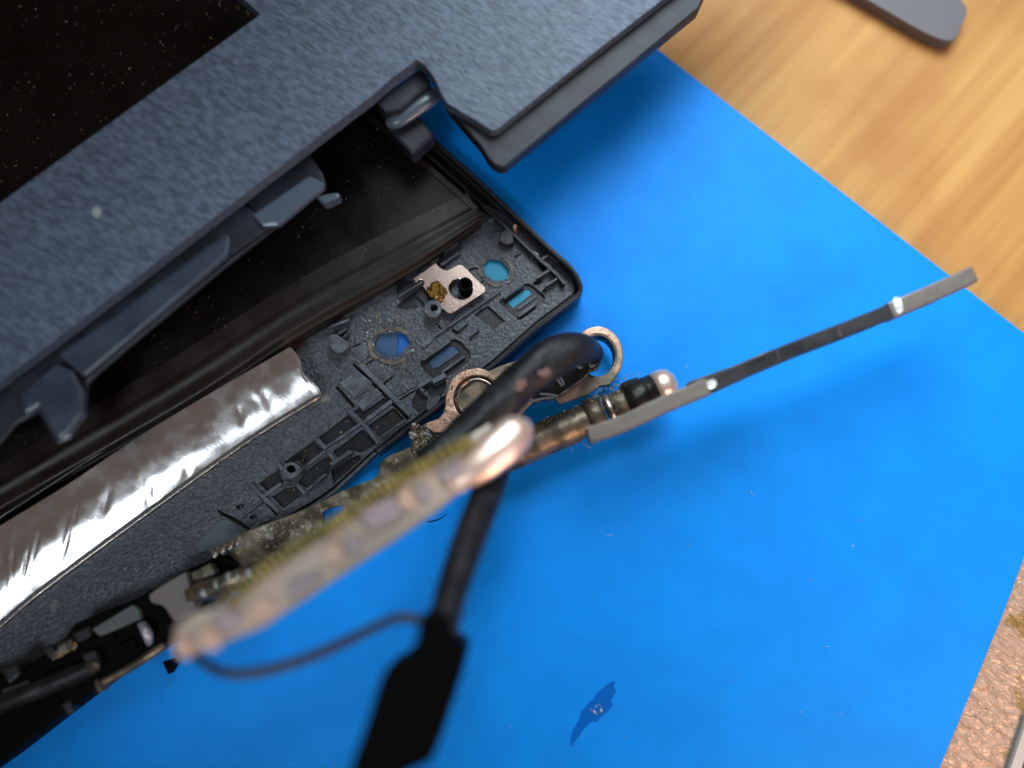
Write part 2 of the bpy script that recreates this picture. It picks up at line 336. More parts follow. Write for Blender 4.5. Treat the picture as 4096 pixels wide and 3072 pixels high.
cells = [p('Q', (225, 705), (290, 650), (370, 705), (660, 505), (740, 545), (360, 840)), p('Q', (430, 915), (815, 650), (975, 815), (600, 1085)),
    [(1268, 1745), (1386, 1655), (1426, 1694), (1303, 1785)], [(1325, 1803), (1445, 1714), (1503, 1772), (1440, 1808), (1400, 1796), (1345, 1830)],
    [(1128, 1845), (1245, 1762), (1288, 1801), (1207, 1863), (1185, 1838), (1145, 1858)],
    [(1214, 1884), (1302, 1819), (1328, 1841), (1322, 1865), (1303, 1893), (1256, 1921), (1222, 1955), (1185, 1930)],
    [(1027, 1930), (1106, 1876), (1118, 1905), (1126, 1926), (1058, 1964)], [(1079, 1985), (1134, 1950), (1172, 1944), (1205, 1974), (1123, 2034)],
    p('R', (785, 955), (830, 930), (890, 1035), (850, 1060)), p('R', (490, 1190), (590, 1145), (630, 1190), (520, 1250)), p('R', (690, 1350), (770, 1305), (810, 1345), (715, 1405)),
    p('R', (200, 1235), (330, 1290), (560, 1400), (700, 1530), (660, 1550), (450, 1420), (260, 1320)), p('R', (680, 1500), (740, 1465), (790, 1500), (720, 1535)),
    p('M', (1460, 1290), (1660, 1150), (1915, 1380), (1745, 1525)),
    p('Q', (1080, 580), (1160, 370), (1225, 440), (1325, 495), (1290, 670), (1190, 735), (1100, 650)), p('Q', (1262, 345), (1375, 275), (1440, 335), (1590, 240), (1600, 330), (1530, 480), (1440, 505), (1345, 470)),
    p('F', (955, 505), (1160, 395), (1180, 430), (970, 615)), p('M', (1110, 1530), (1150, 1490), (1230, 1560), (1190, 1600)),
    p('N', (1110, 720), (1150, 705), (1240, 790), (1190, 835)), p('N', (1030, 1000), (1090, 975), (1190, 960), (1160, 1010), (1070, 1045)), p('N', (1175, 1110), (1225, 1085), (1240, 1120), (1195, 1155)),
    p('M', (1860, 1095), (1890, 1085), (1930, 1120), (1910, 1150)) if False else p('M', (880, 1420), (910, 1410), (980, 1495), (960, 1520)),
    p('N', (90, 800), (150, 775), (225, 775), (225, 800), (150, 805), (100, 835))]
gro = [bar((1406, 1448), (1630, 1673), 12), bar(*p('O', (385, 1190), (625, 1012)), 5), bar(*p('O', (325, 1255), (590, 1560)), 15), bar(*p('O', (650, 1510), (935, 1290)), 7),
       bar(*p('O', (585, 1450), (840, 1275)), 3), bar(*p('O', (750, 935), (885, 852)), 7), bar(*p('O', (1035, 1210), (1165, 1108)), 9), bar(*p('O', (570, 665), (690, 612)), 7),
       bar(*p('Q', (860, 490), (1340, 215)), 3), bar(*p('Q', (905, 528), (1140, 382)), 7), bar((1450, 1834), (1612, 1725), 4), bar((1622, 1716), (1690, 1664), 4),
       bar(*p('R', (575, 1380), (900, 1135)), 5), bar(*p('R', (935, 1150), (1100, 1325)), 9), bar(*p('R', (690, 870), (780, 940)), 7), bar(*p('R', (1110, 580), (1180, 660)), 6),
       bar(*p('O', (690, 890), (830, 800)), 3), bar(*p('M', (1385, 1120), (1440, 1180)), 5), bar(*p('O', (930, 1180), (1040, 1110)), 3)]
NFLOOR_IN = [(-600, 2900), (-600, 2300), (0, 2380), (1100, 1500), (1700, 800), (1905, 800), (2020, 860), (2180, 1012), (2250, 1075), (2282, 1110), (2298, 1140), (2298, 1160), (2285, 1180), (2150, 1280), (1960, 1448), (1750, 1602), (1500, 1795), (1330, 1948), (1280, 1985), (1140, 2068), (940, 2172), (715, 2320), (536, 2432), (258, 2588), (-10, 2738)]
fl_ = prism('inner_floor', NFLOOR_IN, z_sh + .002, z_fl, FLOOR, lid, holes=[hole1, hole2, rec1, rec2], bevel=0)
cut_bm = bmesh.new()
for i, q in enumerate(cells + gro):
    tb = prism_bm(q, z_sh - .03, z_fl + .1 + .0007*i); bmesh.ops.recalc_face_normals(tb, faces=tb.faces)
    tm = bpy.data.meshes.new('t'); tb.to_mesh(tm); tb.free(); cut_bm.from_mesh(tm); bpy.data.meshes.remove(tm)
cutter = link('cutter', cut_bm, None, lid)
bo_ = fl_.modifiers.new('cut', 'BOOLEAN'); bo_.operation = 'DIFFERENCE'; bo_.solver = 'EXACT'; bo_.use_self = True; bo_.object = cutter
dg = bpy.context.evaluated_depsgraph_get(); nm = bpy.data.meshes.new_from_object(fl_.evaluated_get(dg)); fl_.modifiers.clear(); fl_.data = nm
bpy.data.objects.remove(cutter)
# rim: a wall that follows the outer edge
def offset_path(path, d):
    out = []
    for i, (x, y) in enumerate(path):
        a = path[max(0, i-1)]; b = path[min(len(path)-1, i+1)]; L = math.hypot(b[0]-a[0], b[1]-a[1])
        out.append((x - (b[1]-a[1])/L*d, y + (b[0]-a[0])/L*d))
    return out
rim_o = smooth_loop(out_r[:19], 3, closed=False)
rim_i = offset_path(rim_o, 17)
prism('rim', rim_o + rim_i[::-1], .02, z_rim, RIMM, lid, bevel=.035)
low_o = out_r[18:-1]; low_i = offset_path(low_o, 13)
prism('lower_lip', low_o + low_i[::-1], .03, .22, RIBM, lid, bevel=.012)
ch = offset_path(out_r[1:8], 74); ch0 = offset_path(out_r[1:8], 62)
prism('channel_wall', ch0 + ch[::-1], z_sh, .30, RIMM, lid, bevel=.01)
ch = offset_path(out_r[1:6], 34); ch0 = offset_path(out_r[1:6], 28)
prism('channel_wall', ch0 + ch[::-1], z_sh, .26, RIMM, lid, bevel=.006)

ribs = [(bar(*p('Q', (330, 25), (1075, 770)), 19), .035), (bar(*p('Q', (150, 700), (385, 905)), 15), .03), (bar(*p('Q', (370, 895), (800, 565)), 15), .03), (bar(*p('Q', (385, 905), (600, 1190)), 14), .035),
    (bar(*p('Q', (340, 900), (-190, 1260)), 12), .03), (bar(*p('R', (1690, 185), (1860, 350)), 15), .035), (bar(*p('R', (1880, 395), (1980, 510)), 15), .03), (bar(*p('R', (1850, 380), (1500, 650)), 13), .03),
    (bar(*p('R', (1150, 575), (1230, 670)), 15), .04), (bar(*p('R', (1200, 860), (920, 1060)), 14), .03), (bar(*p('R', (730, 860), (960, 1090)), 16), .035), (bar(*p('R', (960, 1090), (1160, 1280)), 18), .03),
    (bar(*p('R', (1430, 880), (1540, 1010)), 15), .035), (bar(*p('R', (1700, 850), (1850, 725)), 12), .12), (bar(*p('R', (1570, 960), (1660, 890)), 12), .08), (bar(*p('F', (962, 478), (1108, 378)), 16), .16),
    (bar(*p('R', (880, 1080), (570, 1330)), 10), .02), (bar(*p('R', (730, 1530), (890, 1440)), 13), .05), (bar(*p('R', (900, 1440), (1010, 1385)), 12), .05),
    (bar(*p('M', (340, 1055), (695, 835)), 6), .22), (bar(*p('M', (430, 745), (640, 608)), 5), .22), (bar(*p('M', (1010, 400), (1220, 262)), 6), .2), (bar(*p('M', (975, 590), (1250, 402)), 8), .10),
    (bar((1736, 1345), (2002, 1163), 6), .06), (bar(*p('O', (1610, 690), (1750, 570)), 20), .03), (bar(*p('M', (1225, 1545), (1365, 1432)), 6), .08), (bar(*p('M', (1395, 1640), (1530, 1535)), 6), .08), (bar(*p('M', (1200, 1390), (1010, 1520)), 4), .05),
    (bar(*p('N', (1165, 690), (1270, 615)), 9), .10), (bar(*p('N', (1280, 625), (1395, 735)), 9), .10), (bar(*p('N', (1185, 715), (1305, 805)), 8), .08), (bar(*p('N', (1095, 965), (1300, 830)), 9), .12), (bar(*p('N', (1225, 1085), (1395, 970)), 8), .14),
    (bar(*p('N', (610, 1262), (905, 1052)), 8), .08), (bar(*p('N', (815, 1420), (1090, 1225)), 11), -.03), (bar(*p('N', (820, 1530), (1080, 1340)), 12), .03), (bar(*p('C', (905, 1180), (1105, 1040)), 7), .06), (bar(*p('C', (1040, 1275), (1215, 1150)), 10), .02), (bar(*p('C', (1010, 1232), (1180, 1120)), 6), -.03),
    (bar(*p('O', (265, 395), (540, 285)), 9), .16), (bar(*p('O', (370, 500), (500, 425)), 8), .12), (bar(*p('O', (430, 560), (540, 470)), 5), .10), (bar(*p('N', (385, 130), (490, 65)), 9), .10),
    (bar(*p('O', (1560, 1280), (1730, 1170)), 15), .09), (bar(*p('O', (1770, 1200), (1960, 1100)), 21), .10), (bar(*p('O', (1580, 1280), (1640, 1350)), 12), .07), (bar(*p('M', (1540, 840), (1610, 790)), 5), .04),
    (bar(*p('Q', (640, 1110), (1010, 860)), 4), .02), (bar(*p('Q', (650, 1140), (1040, 875)), 4), .03), (bar(*p('N', (775, 630), (860, 580)), 4), .06)]
for q, h in ribs: prism('rib', q, z_sh, z_fl + h, RIBM, lid, bevel=.006)
def plate(q, h, name='plate', m=None, b=.01): prism(name, q, z_sh, z_fl + h, m or RIBM, lid, bevel=b)
plate(smooth_loop(p('O', (225, 560), (310, 500), (390, 530), (530, 640), (515, 705), (390, 790), (330, 770), (270, 700)), 2), .2, 'latch', RIBM, .03)
plate(p('O', (540, 725), (720, 650), (790, 655), (840, 745), (680, 880)), .012)
plate(p('O', (640, 1530), (945, 1300), (1030, 1385), (740, 1615)), .02)
plate(p('O', (385, 1225), (640, 1030), (890, 1220), (600, 1435)), .016)
plate(smooth_loop(p('Q', (1310, 600), (1340, 560), (1450, 490), (1510, 500), (1480, 600), (1330, 715)), 2), .09, 'latch', RIBM, .02)
plate(p('M', (300, 800), (330, 1050), (420, 1130), (310, 1200), (430, 1240), (640, 1200), (560, 1000), (560, 830)), .02, 'plate', SHELL)
plate(p('M', (1000, 430), (1230, 290), (1240, 390), (990, 580), (930, 560), (945, 470)), .05, 'plate', SHELL)
plate(p('M', (560, 920), (690, 910), (900, 1130), (760, 1200), (600, 1050)), .06, 'plate', SHELL)
plate(p('N', (560, 300), (640, 240), (740, 310), (760, 440), (660, 480), (540, 420)), .14, 'latch', RIMM)
plate(p('N', (740, 200), (775, 160), (805, 190), (785, 260), (750, 250)), .2, 'stud', mat('tan_stud', srgb(150, 112, 96), .5), .01)
plate(ell(p('N', (1067, 625))[0], 17, 15, 0, 14, .12), .02, 'glue_drop', mat('glue_drop', srgb(92, 106, 112), .35, spec=.7), .012)
# screw bosses
def ring_bm(c, r0, r1, z0, z1, n=28, inner=None, rough=0):
    return prism_bm(ell(c, r1, r1, 0, n, rough), z0, z1, holes=[inner or ell(c, r0, r0, 0, n)])
link('screw_boss', ring_bm(p('M', (850, 1235))[0], 15, 36, z_sh, .36, rough=.05, inner=ell(p('M', (866, 1220))[0], 14, 14, 0, 10, .18)), RIBM, lid, bevel=.01)
prism('screw_boss', smooth_loop(p('R', (1215, 640), (1290, 555), (1400, 560), (1490, 640), (1480, 700), (1330, 795), (1240, 740)), 2), z_sh, .37, RIBM, lid, holes=[ell(p('R', (1340, 650))[0], 20, 16, 20, 9, .08)], bevel=.008)
link('screw_boss', ring_bm(p('M', (1330, 870))[0], 17, 29, z_sh, .44, rough=.03), DEEP, lid, bevel=.012, label='black rubber-lined boss standing in the bracket hole')
# films seen through the holes, glue round the holes
prism('back_film', ell((2030, 1120), 175, 150, 0, 20), .085, .091, TEAL, lid, bevel=0, label='teal film behind the corner openings')
prism('back_film', [(1480, 1300), (1593, 1300), (1590, 1450), (1560, 1540), (1480, 1540)], .085, .091, FILMG, lid, bevel=0, label='grey-blue film behind the round hole')
prism('back_film', [(1595, 1300), (1700, 1300), (1690, 1450), (1592, 1460)], .085, .090, FILMB, lid, bevel=0, label='brighter blue film behind the right side of the round hole')
prism('back_film', [(1693, 1350), (1900, 1350), (1900, 1520), (1690, 1520)], .085, .091, FILMG, lid, bevel=0)
for cxy, rx, ry, ang, seg in ((p('N', (496, 855))[0], 66, 55, 28, [(-100, -20), (-15, 30), (42, 105), (115, 160), (172, 222)]), (p('O', (1170, 670))[0], 88, 66, 0, [(55, 125), (130, 205), (210, 262), (268, 320)])):
    for a0, a1 in seg:
        q = []
        A = [math.radians(a0 + (a1-a0)*k/9) for k in range(10)]; aa = math.radians(ang)
        for k, s in [(x, 1) for x in A] + [(x, 0) for x in A[::-1]]:
            fr = math.sin(math.pi*(k-A[0])/(A[-1]-A[0]))
            kk = (1 + (.14*fr + .03)*random.uniform(.7, 1.3)) if s else (1 - .05*random.uniform(.3, 1) - .06*fr)
            x, y = rx*kk*math.cos(k), ry*kk*math.sin(k)
            q.append((cxy[0]+x*math.cos(aa)-y*math.sin(aa), cxy[1]+x*math.sin(aa)+y*math.cos(aa)))
        prism('glue_residue', q, z_sh, z_fl + random.uniform(.015, .03), RESID, lid, bevel=.006)
# mounting bracket
brk = p('M', (560, 790), (900, 550), (920, 590), (960, 630), (1010, 655), (1060, 665), (1110, 645), (1215, 585), (1255, 580), (1295, 592), (1360, 650), (1490, 790), (1620, 915), (1634, 950), (1622, 985), (1590, 1012), (1360, 1160), (1150, 1295), (1110, 1306), (1070, 1296), (1000, 1240), (920, 1150), (860, 1100), (780, 1010), (700, 900), (715, 870), (718, 835), (698, 808), (665, 810), (605, 852))
bo = prism('mounting_bracket', brk, .27, .315, mat('bracket_steel', (.46, .35, .30, 1), .24, metal=1, bumps=[(2, .004, 2, None), (30, .0006, 2, None)]), lid, holes=[ell(p('M', (1262, 945))[0], 48, 41, 15, 26)], bevel=.02)
gp = smooth_loop(p('M', (775, 960), (850, 870), (915, 835), (1000, 900), (1060, 975), (1030, 1060), (960, 1125), (870, 1080)), 3)
scatter('gold_mesh_patch', gp, 420, .322, (.010, .018), [GOLD, mat('gold_light', srgb(176, 150, 92), .3, metal=.8)], lid, flat=1.0, par=bo)
# display panel with taped lower edge and foil strip
pan_o = prism('display_panel', [(-700, 400), (700, -800), (1080, 110), (1439, 434), (1700, 660), (1880, 815), (1915, 850), (1920, 868), (1850, 915), (1580, 1040), (1150, 1330), (-100, 2140), (-700, 2400)], .20, .48, PANEL, lid, bevel=.02)
prism('panel_frame', [(1080, 90), (1439, 414), (1700, 640), (1885, 800), (1912, 830), (1898, 845), (1870, 822), (1690, 662), (1430, 436), (1070, 112)], .482, .50, TAPE, lid, par=pan_o, bevel=.005)
rails = [[(1872, 768), (1601, 900), (1200, 1115), (700, 1425), (-300, 2040)], [(1895, 818), (1590, 980), (1185, 1195), (705, 1500), (-300, 2100)], [(1905, 835), (1600, 1004), (1190, 1225), (710, 1530), (-300, 2120)],
         [(1922, 858), (1615, 1040), (1190, 1262), (715, 1570), (-300, 2160)], [(1924, 872), (1628, 1062), (1185, 1305), (720, 1610), (-300, 2200)], [(1924, 890), (1660, 1078), (1190, 1345), (725, 1650), (-300, 2230)], [(1926, 915), (1690, 1075), (1195, 1385), (730, 1680), (-300, 2250)]]
rz = [.484, .488, .506, .489, .502, .43, .15]
RS = [smooth_loop(r, 24, closed=False) for r in rails]
def tape_fn(u, v):
    i = u*(len(RS[0])-1); k = min(int(i), len(RS[0])-2); f = i-k
    j = v*(len(RS)-1); m = min(int(j), len(RS)-2); g = j-m; gs = g*g*(3-2*g)
    def pt(r): return (RS[r][k][0]*(1-f)+RS[r][k+1][0]*f, RS[r][k][1]*(1-f)+RS[r][k+1][1]*f)
    a, b = pt(m), pt(m+1); x, y = a[0]*(1-g)+b[0]*g, a[1]*(1-g)+b[1]*g
    z = rz[m]*(1-gs)+rz[m+1]*gs
    z += .010*noise.noise(Vector((x/260, y/160, 3)))*min(1, v*4)*(1 if v < .95 else 0) + .003*noise.noise(Vector((x/40, y/40, 1)))
    return at(x, y, max(z, .16))
link('edge_tape', grid_bm(tape_fn, 96, 42), TAPE, lid, par=pan_o, smooth=True)
ft = [(1160, 1388), (886, 1547), (570, 1737), (278, 1933), (0, 2104), (-350, 2330)]; fb = [(1284, 1585), (1013, 1752), (633, 2022), (177, 2358), (0, 2506), (-350, 2800)]
FT, FB = smooth_loop(ft, 20, closed=False), smooth_loop(fb, 20, closed=False)
DENTS = [(random.uniform(.12, .95), random.uniform(.35, .9), random.uniform(.004, .010), random.choice((-.006, .006, .009, .012))) for _ in range(22)]
def foil_fn(u, v):
    i = u*(len(FT)-1); k = min(int(i), len(FT)-2); f = i-k
    a = (FT[k][0]*(1-f)+FT[k+1][0]*f, FT[k][1]*(1-f)+FT[k+1][1]*f); b = (FB[k][0]*(1-f)+FB[k+1][0]*f, FB[k][1]*(1-f)+FB[k+1][1]*f)
    if u < .02: a = (a[0]+10*math.sin(v*9), a[1]); b = (b[0]+10*math.sin(v*9), b[1])
    x, y = a[0]*(1-v)+b[0]*v, a[1]*(1-v)+b[1]*v
    v0 = .30 + .22*noise.noise(Vector((u*3.5, 1.7, 8))) + .05*noise.noise(Vector((u*14, .7, 3)))
    z = .53 - .125*(max(0, v-v0)/(1-v0))**2
    if v > .955: z -= (v-.955)*4.2
    w_ = math.sin(math.pi*min(1, v*1.02))
    z += w_*(.024*noise.noise(Vector((u*4.5, v*1.2, 5))) + .0035*noise.noise(Vector((u*12, v*3, 2))))
    for du, dv, rr, hh in DENTS: z -= hh*math.exp(-((u-du)/rr)**2 - ((v-dv-(u-du)*6)/.13)**2)
    return at(x, y, z)
foil_o = link('foil_strip', grid_bm(foil_fn, 200, 60), FOIL, lid, smooth=True)
link('foil_edge', tube_bm([(at(x, y, .20), .018) for x, y in FB[::4]], 8), STEEL, lid, par=foil_o, smooth=True)
prism('clear_tape_patch', smooth_loop(p('U', (470, 640), (490, 520), (620, 400), (700, 320), (790, 330), (850, 400), (850, 500), (640, 600)), 2), .17, .185, mat('clear_tape', srgb(66, 80, 84), .35, spec=.6, bumps=[(5, .01, 3, None)]), lid, bevel=.003)
lid_area = [(1290, 1420), (1700, 1120), (1930, 930), (2240, 1110), (2270, 1160), (1750, 1590), (1330, 1930), (1000, 2110), (880, 2040), (1180, 1780), (1400, 1640), (1330, 1560)]
scatter('debris_crumbs', lid_area, 420, 0, (.004, .010), DUST, lid, fibre=.12, avoid=[hole1, hole2, slot1, slot2, brk], zfn=lambda q: (z_sh if any(inside(q, c) for c in cells+gro+[rec1, rec2]) else z_fl) + .004)
scatter('debris_crumbs', p('O', (800, 300), (1300, 250), (1550, 700), (1500, 1150), (1050, 1050), (750, 700)), 260, 0, (.006, .016), [RESID, DUST[0], RIBM, mat('crumb_brown', srgb(92, 74, 62), .7)], lid, fibre=.1, flat=.8, avoid=[hole2], zfn=lambda q: z_fl + .004)
scatter('panel_dust', par=pan_o, poly=[(-10, 20), (900, -50), (1000, 60), (0, 790)], n=230, z=.483, size=(.005, .011), mats=DUST, th=lid)
scatter('panel_dust', par=pan_o, poly=[(1240, 560), (1430, 450), (1880, 830), (1560, 950), (700, 1420), (400, 1560), (0, 1900), (0, 1790), (700, 1260), (1240, 800)], n=260, z=.483, size=(.003, .008), mats=[DUST[2], mat('dust_brown', srgb(110, 90, 76), .8)], th=lid)

# ------------------------------------------------------------------ screen bezel lifted above the lid
bz = Thing('screen_bezel', 'grey-blue grained screen bezel corner prised off and hanging over the lid', 'bezel', at(1200, 500, 1.2))
face = [(-600, 1245), (0, 810), (551, 410), (1020, 72), (1038, 58), (1030, 45), (975, 0), (600, -330), (3300, -520), (2650, 0), (2300, 272), (2000, 510), (1981, 521), (1960, 520), (1900, 480), (1830, 440), (1790, 415), (1762, 370), (1735, 310), (1700, 262), (1663, 239), (1640, 262), (1610, 282), (1560, 318), (1481, 389), (1417, 436), (1260, 557), (1076, 698), (816, 898), (551, 1104), (240, 1342), (0, 1522), (-600, 1940)]
prism('face_frame', face, 1.43, 1.65, BEZEL, bz, bevel=.03)
lip = [(2700, -60), (1985, 500), (1940, 505), (1800, 400), (1779, 415), (1850, 500), (1923, 585), (1950, 630), (1972, 655), (2000, 668), (2025, 664), (2050, 645), (2300, 440), (2795, 36), (2830, -40)]
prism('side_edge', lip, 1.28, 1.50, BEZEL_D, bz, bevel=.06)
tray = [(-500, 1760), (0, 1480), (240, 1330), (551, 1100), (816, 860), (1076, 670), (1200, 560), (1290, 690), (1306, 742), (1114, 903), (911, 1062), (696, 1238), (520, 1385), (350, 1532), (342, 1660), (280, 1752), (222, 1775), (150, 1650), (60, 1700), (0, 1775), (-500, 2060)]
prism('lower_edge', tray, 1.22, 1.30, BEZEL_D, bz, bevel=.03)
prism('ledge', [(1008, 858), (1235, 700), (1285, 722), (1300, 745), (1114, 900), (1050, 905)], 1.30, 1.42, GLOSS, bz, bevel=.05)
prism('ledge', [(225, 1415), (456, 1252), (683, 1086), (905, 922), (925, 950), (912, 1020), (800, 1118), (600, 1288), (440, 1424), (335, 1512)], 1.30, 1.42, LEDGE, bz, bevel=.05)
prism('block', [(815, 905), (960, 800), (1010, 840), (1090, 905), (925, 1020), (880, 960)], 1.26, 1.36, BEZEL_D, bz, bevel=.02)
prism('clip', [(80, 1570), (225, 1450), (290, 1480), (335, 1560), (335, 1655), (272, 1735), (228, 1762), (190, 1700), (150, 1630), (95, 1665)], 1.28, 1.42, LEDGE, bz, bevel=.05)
tube('clip', [(1545, 497, 1.2, .05), (1580, 480, 1.22, .12), (1650, 435, 1.24, .13), (1725, 385, 1.24, .12), (1765, 360, 1.2, .05)], GLOSS, bz, n=12, flat=.6)
prism('clip', [(1500, 405), (1640, 300), (1690, 262), (1725, 330), (1600, 440), (1540, 450)], 1.2, 1.4, BEZEL_D, bz, bevel=.03)
prism('clip', p('B', (470, 690), (660, 640), (745, 745), (620, 860), (520, 750)), .8, 1.1, BEZEL_D, bz, bevel=.04)
prism('clip', p('B', (80, 1080), (130, 1130), (220, 1090), (215, 1060)), 1.1, 1.3, GLOSS, bz, bevel=.03)
prism('paint_spot', ell((386, 848), 19, 22, 0, 14), 1.64, 1.662, mat('pale_spot', srgb(140, 158, 158), .6), bz, bevel=.01)

# ------------------------------------------------------------------ hinge
hg = Thing('hinge_assembly', 'dirty steel display hinge with warm-tinted ring bracket, greased shaft and long flat arm', 'hinge', at(2000, 1650, .0))
def arc(c, rx, ry, a0, a1, n=12):
    return [(c[0]+rx*math.cos(math.radians(a0+(a1-a0)*k/n)), c[1]+ry*math.sin(math.radians(a0+(a1-a0)*k/n))) for k in range(n+1)]
rc = p('S', (1080, 480))[0]; lc = p('T', (1290, 455))[0]
ringp = [(1952, 1484), (2000, 1463), (2119, 1424), (2230, 1372), (2296, 1345)] + arc(rc, 103, 119, 222, 405, 16) + [(2440, 1540), (2398, 1545), (2345, 1582), (2239, 1616), (2222, 1594), (2130, 1610), (2060, 1690), (1990, 1760), (1900, 1765), (1848, 1735), (1790, 1728), (1740, 1732), (1700, 1710)] + p('T', (640, 765), (800, 710), (860, 640), (888, 540), (890, 430), (905, 380), (960, 225), (1030, 150), (1120, 100), (1290, 68), (1380, 82))
prism('ring_plate', ringp, .30, .44, WARM_PLATE, hg, holes=[arc(rc, 76, 88, 0, 345, 26), arc(lc, 94, 94, 0, 350, 30)], bevel=.015)
link('ring_collar', prism_bm(arc(rc, 80, 92, 0, 345, 26), .14, .43, holes=[arc(rc, 70, 82, 0, 345, 26)]), SHAFT, hg, bevel=.006)
prism('pivot_disc', arc(lc, 88, 88, 0, 350, 30), .20, .36, SHAFT, hg, bevel=.02)
link('pivot_ring', tube_bm([(at(x, y, .385), .016) for x, y in arc(lc, 76, 78, 90, 400, 40)], 8), STEEL, hg, smooth=True)
# stamped marks on the ring plate
for a, b in (((62, 600), (110, 590)), ((110, 590), (85, 690)), ((165, 585), (180, 560)), ((180, 560), (215, 555)), ((925, 735), (918, 880)), ((840, 780), (905, 840))):
    prism('stamped_mark', bar(*p('S', a, b), 4), .441, .447, SHAFT, hg, bevel=0)
bp_ = [(1655, 1697), (1640, 1740), (1648, 1785), (1560, 1820), (1520, 1858), (1508, 1905), (1440, 1935), (1370, 1962), (1290, 2003), (1180, 2052), (1105, 2080), (985, 2124), (947, 2142), (942, 2175), (930, 2200), (900, 2260), (960, 2300), (1120, 2230), (1250, 2170), (1500, 2020), (1700, 1900), (1900, 1790), (1900, 1770), (1848, 1740), (1780, 1732), (1720, 1735)]
prism('hinge_plate', smooth_loop(bp_, 2), .24, .40, BRASS_OLD, hg, holes=[smooth_loop(p('F', (897, 850), (930, 805), (1040, 778), (1055, 810), (960, 900), (915, 955)), 3)], bevel=.02)
scatter('grime', smooth_loop(p('T', (470, 790), (640, 780), (820, 800), (900, 900), (700, 1100), (500, 1180), (450, 1000)), 2), 300, .40, (.008, .022), [BRASS_OLD, SHAFT, DUST[0]], hg, flat=.9, label='crumbly grime on the hinge plate')
scatter('grime', p('F', (350, 980), (620, 880), (870, 840), (880, 960), (500, 1120)), 160, .40, (.006, .018), [BRASS_OLD, SHAFT, DUST[0]], hg, flat=.7)
scatter('grime', p('T', (900, 300), (1000, 150), (1180, 80), (1290, 72), (1290, 130), (1130, 180), (1010, 300), (960, 450), (985, 620), (1100, 800), (1050, 860), (800, 760), (880, 620), (890, 430)), 150, .44, (.005, .012), [BRASS_OLD, DUST[0], SHAFT], hg)
# shaft turned about its axis
a0 = at(1850, 1900, .55); b0 = at(2700, 1520, .62)
ax = (b0-a0).normalized(); Ln = (b0-a0).length
def lathe(name, prof, m, **k):
    return link(name, tube_bm([(a0 + ax*Ln*t, r) for t, r in prof], 24, noise_amp=k.pop('na', 0)), m, hg, smooth=True, **k)
lathe('shaft', [(.0, .16), (.1, .19), (.2, .205), (.3, .21), (.4, .21), (.5, .205), (.56, .19), (.60, .17), (.66, .16)], SHAFT, na=.12)
lathe('collar', [(.58, .17), (.59, .22), (.61, .235), (.64, .23), (.655, .2), (.66, .17)], SHAFT, na=.1)
lathe('collar', [(.672, .15), (.675, .195), (.685, .20), (.70, .195), (.703, .15)], STEEL)
lathe('collar', [(.705, .16), (.71, .18), (.76, .18), (.77, .15)], BRASS_OLD, na=.05)
lathe('lock_nut', [(.762, .15), (.77, .23), (.80, .25), (.84, .24), (.86, .22), (.875, .20), (.90, .2), (.91, .16)], mat('dirty_nut', srgb(44, 42, 38), .4, metal=.5, bumps=[(9, .02, 4, None)], col2=srgb(24, 24, 22), cscale=5), na=.14)
lathe('pin_end', [(.90, .14), (.905, .19), (.93, .205), (.96, .20), (.985, .16), (1.0, .09)], CAPC)
# flat arm standing on edge
arm_c = smooth_loop(p('H', (70, 1092), (150, 1068), (300, 1010), (480, 925), (700, 836), (900, 745), (1150, 640), (1390, 548), (1560, 480), (1690, 425), (1900, 335), (2085, 250)), 3, closed=False)
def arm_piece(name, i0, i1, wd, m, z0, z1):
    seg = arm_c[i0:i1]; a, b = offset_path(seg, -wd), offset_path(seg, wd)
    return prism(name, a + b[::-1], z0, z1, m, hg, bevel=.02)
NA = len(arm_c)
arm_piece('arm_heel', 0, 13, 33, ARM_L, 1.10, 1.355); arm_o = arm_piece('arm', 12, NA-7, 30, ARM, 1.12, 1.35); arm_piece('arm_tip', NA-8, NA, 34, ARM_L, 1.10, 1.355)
prism('arm_tab', p('H', (590, 815), (820, 735), (1020, 648), (1030, 660), (840, 745), (600, 840)), .9, 1.1, SHAFT, hg, bevel=.01)
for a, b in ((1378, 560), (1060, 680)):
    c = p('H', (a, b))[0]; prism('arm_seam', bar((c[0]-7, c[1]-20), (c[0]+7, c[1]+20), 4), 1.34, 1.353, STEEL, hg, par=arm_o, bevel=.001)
GLINT = mat('painted_glint', (.9, .93, .92, 1), .3, metal=.9, bumps=[(6, .02, 3, None)])  # bright highlights on the arm, painted as pale flush patches
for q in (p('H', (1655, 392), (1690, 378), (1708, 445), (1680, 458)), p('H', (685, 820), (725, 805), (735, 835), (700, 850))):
    prism('worn_spot', smooth_loop(q, 4), 1.34, 1.358, GLINT, hg, par=arm_o, bevel=.0015)
tube('spring', [(*p('U', (600+38*k, 655-18*k+(34 if k % 2 else -34)))[0], .62+(.1 if k % 2 else 0), .030) for k in range(0, 8)], STEEL, hg, n=8)
tube('rear_shaft', [(*p('U', (380, 1060))[0], .75, .10), (*p('U', (640, 980))[0], .8, .12), (*p('U', (900, 880))[0], .8, .12), (*p('U', (1180, 790))[0], .8, .11)], SHAFT, hg, n=14, noise_amp=.3)
for c, r in (((530, 1035), .07), ((660, 955), .075), ((780, 880), .07), ((870, 870), .06), ((975, 845), .085)):
    q = p('U', c)[0]; link('shaft_bead', tube_bm([(at(q[0]-16, q[1]+8, .86), r*.6), (at(q[0], q[1], .88), r), (at(q[0]+16, q[1]-8, .86), r*.6)], 10), mat('bead_steel', (.25, .29, .31, 1), .45, metal=.7) if 'bead_steel' not in bpy.data.materials else bpy.data.materials['bead_steel'], hg, smooth=True)
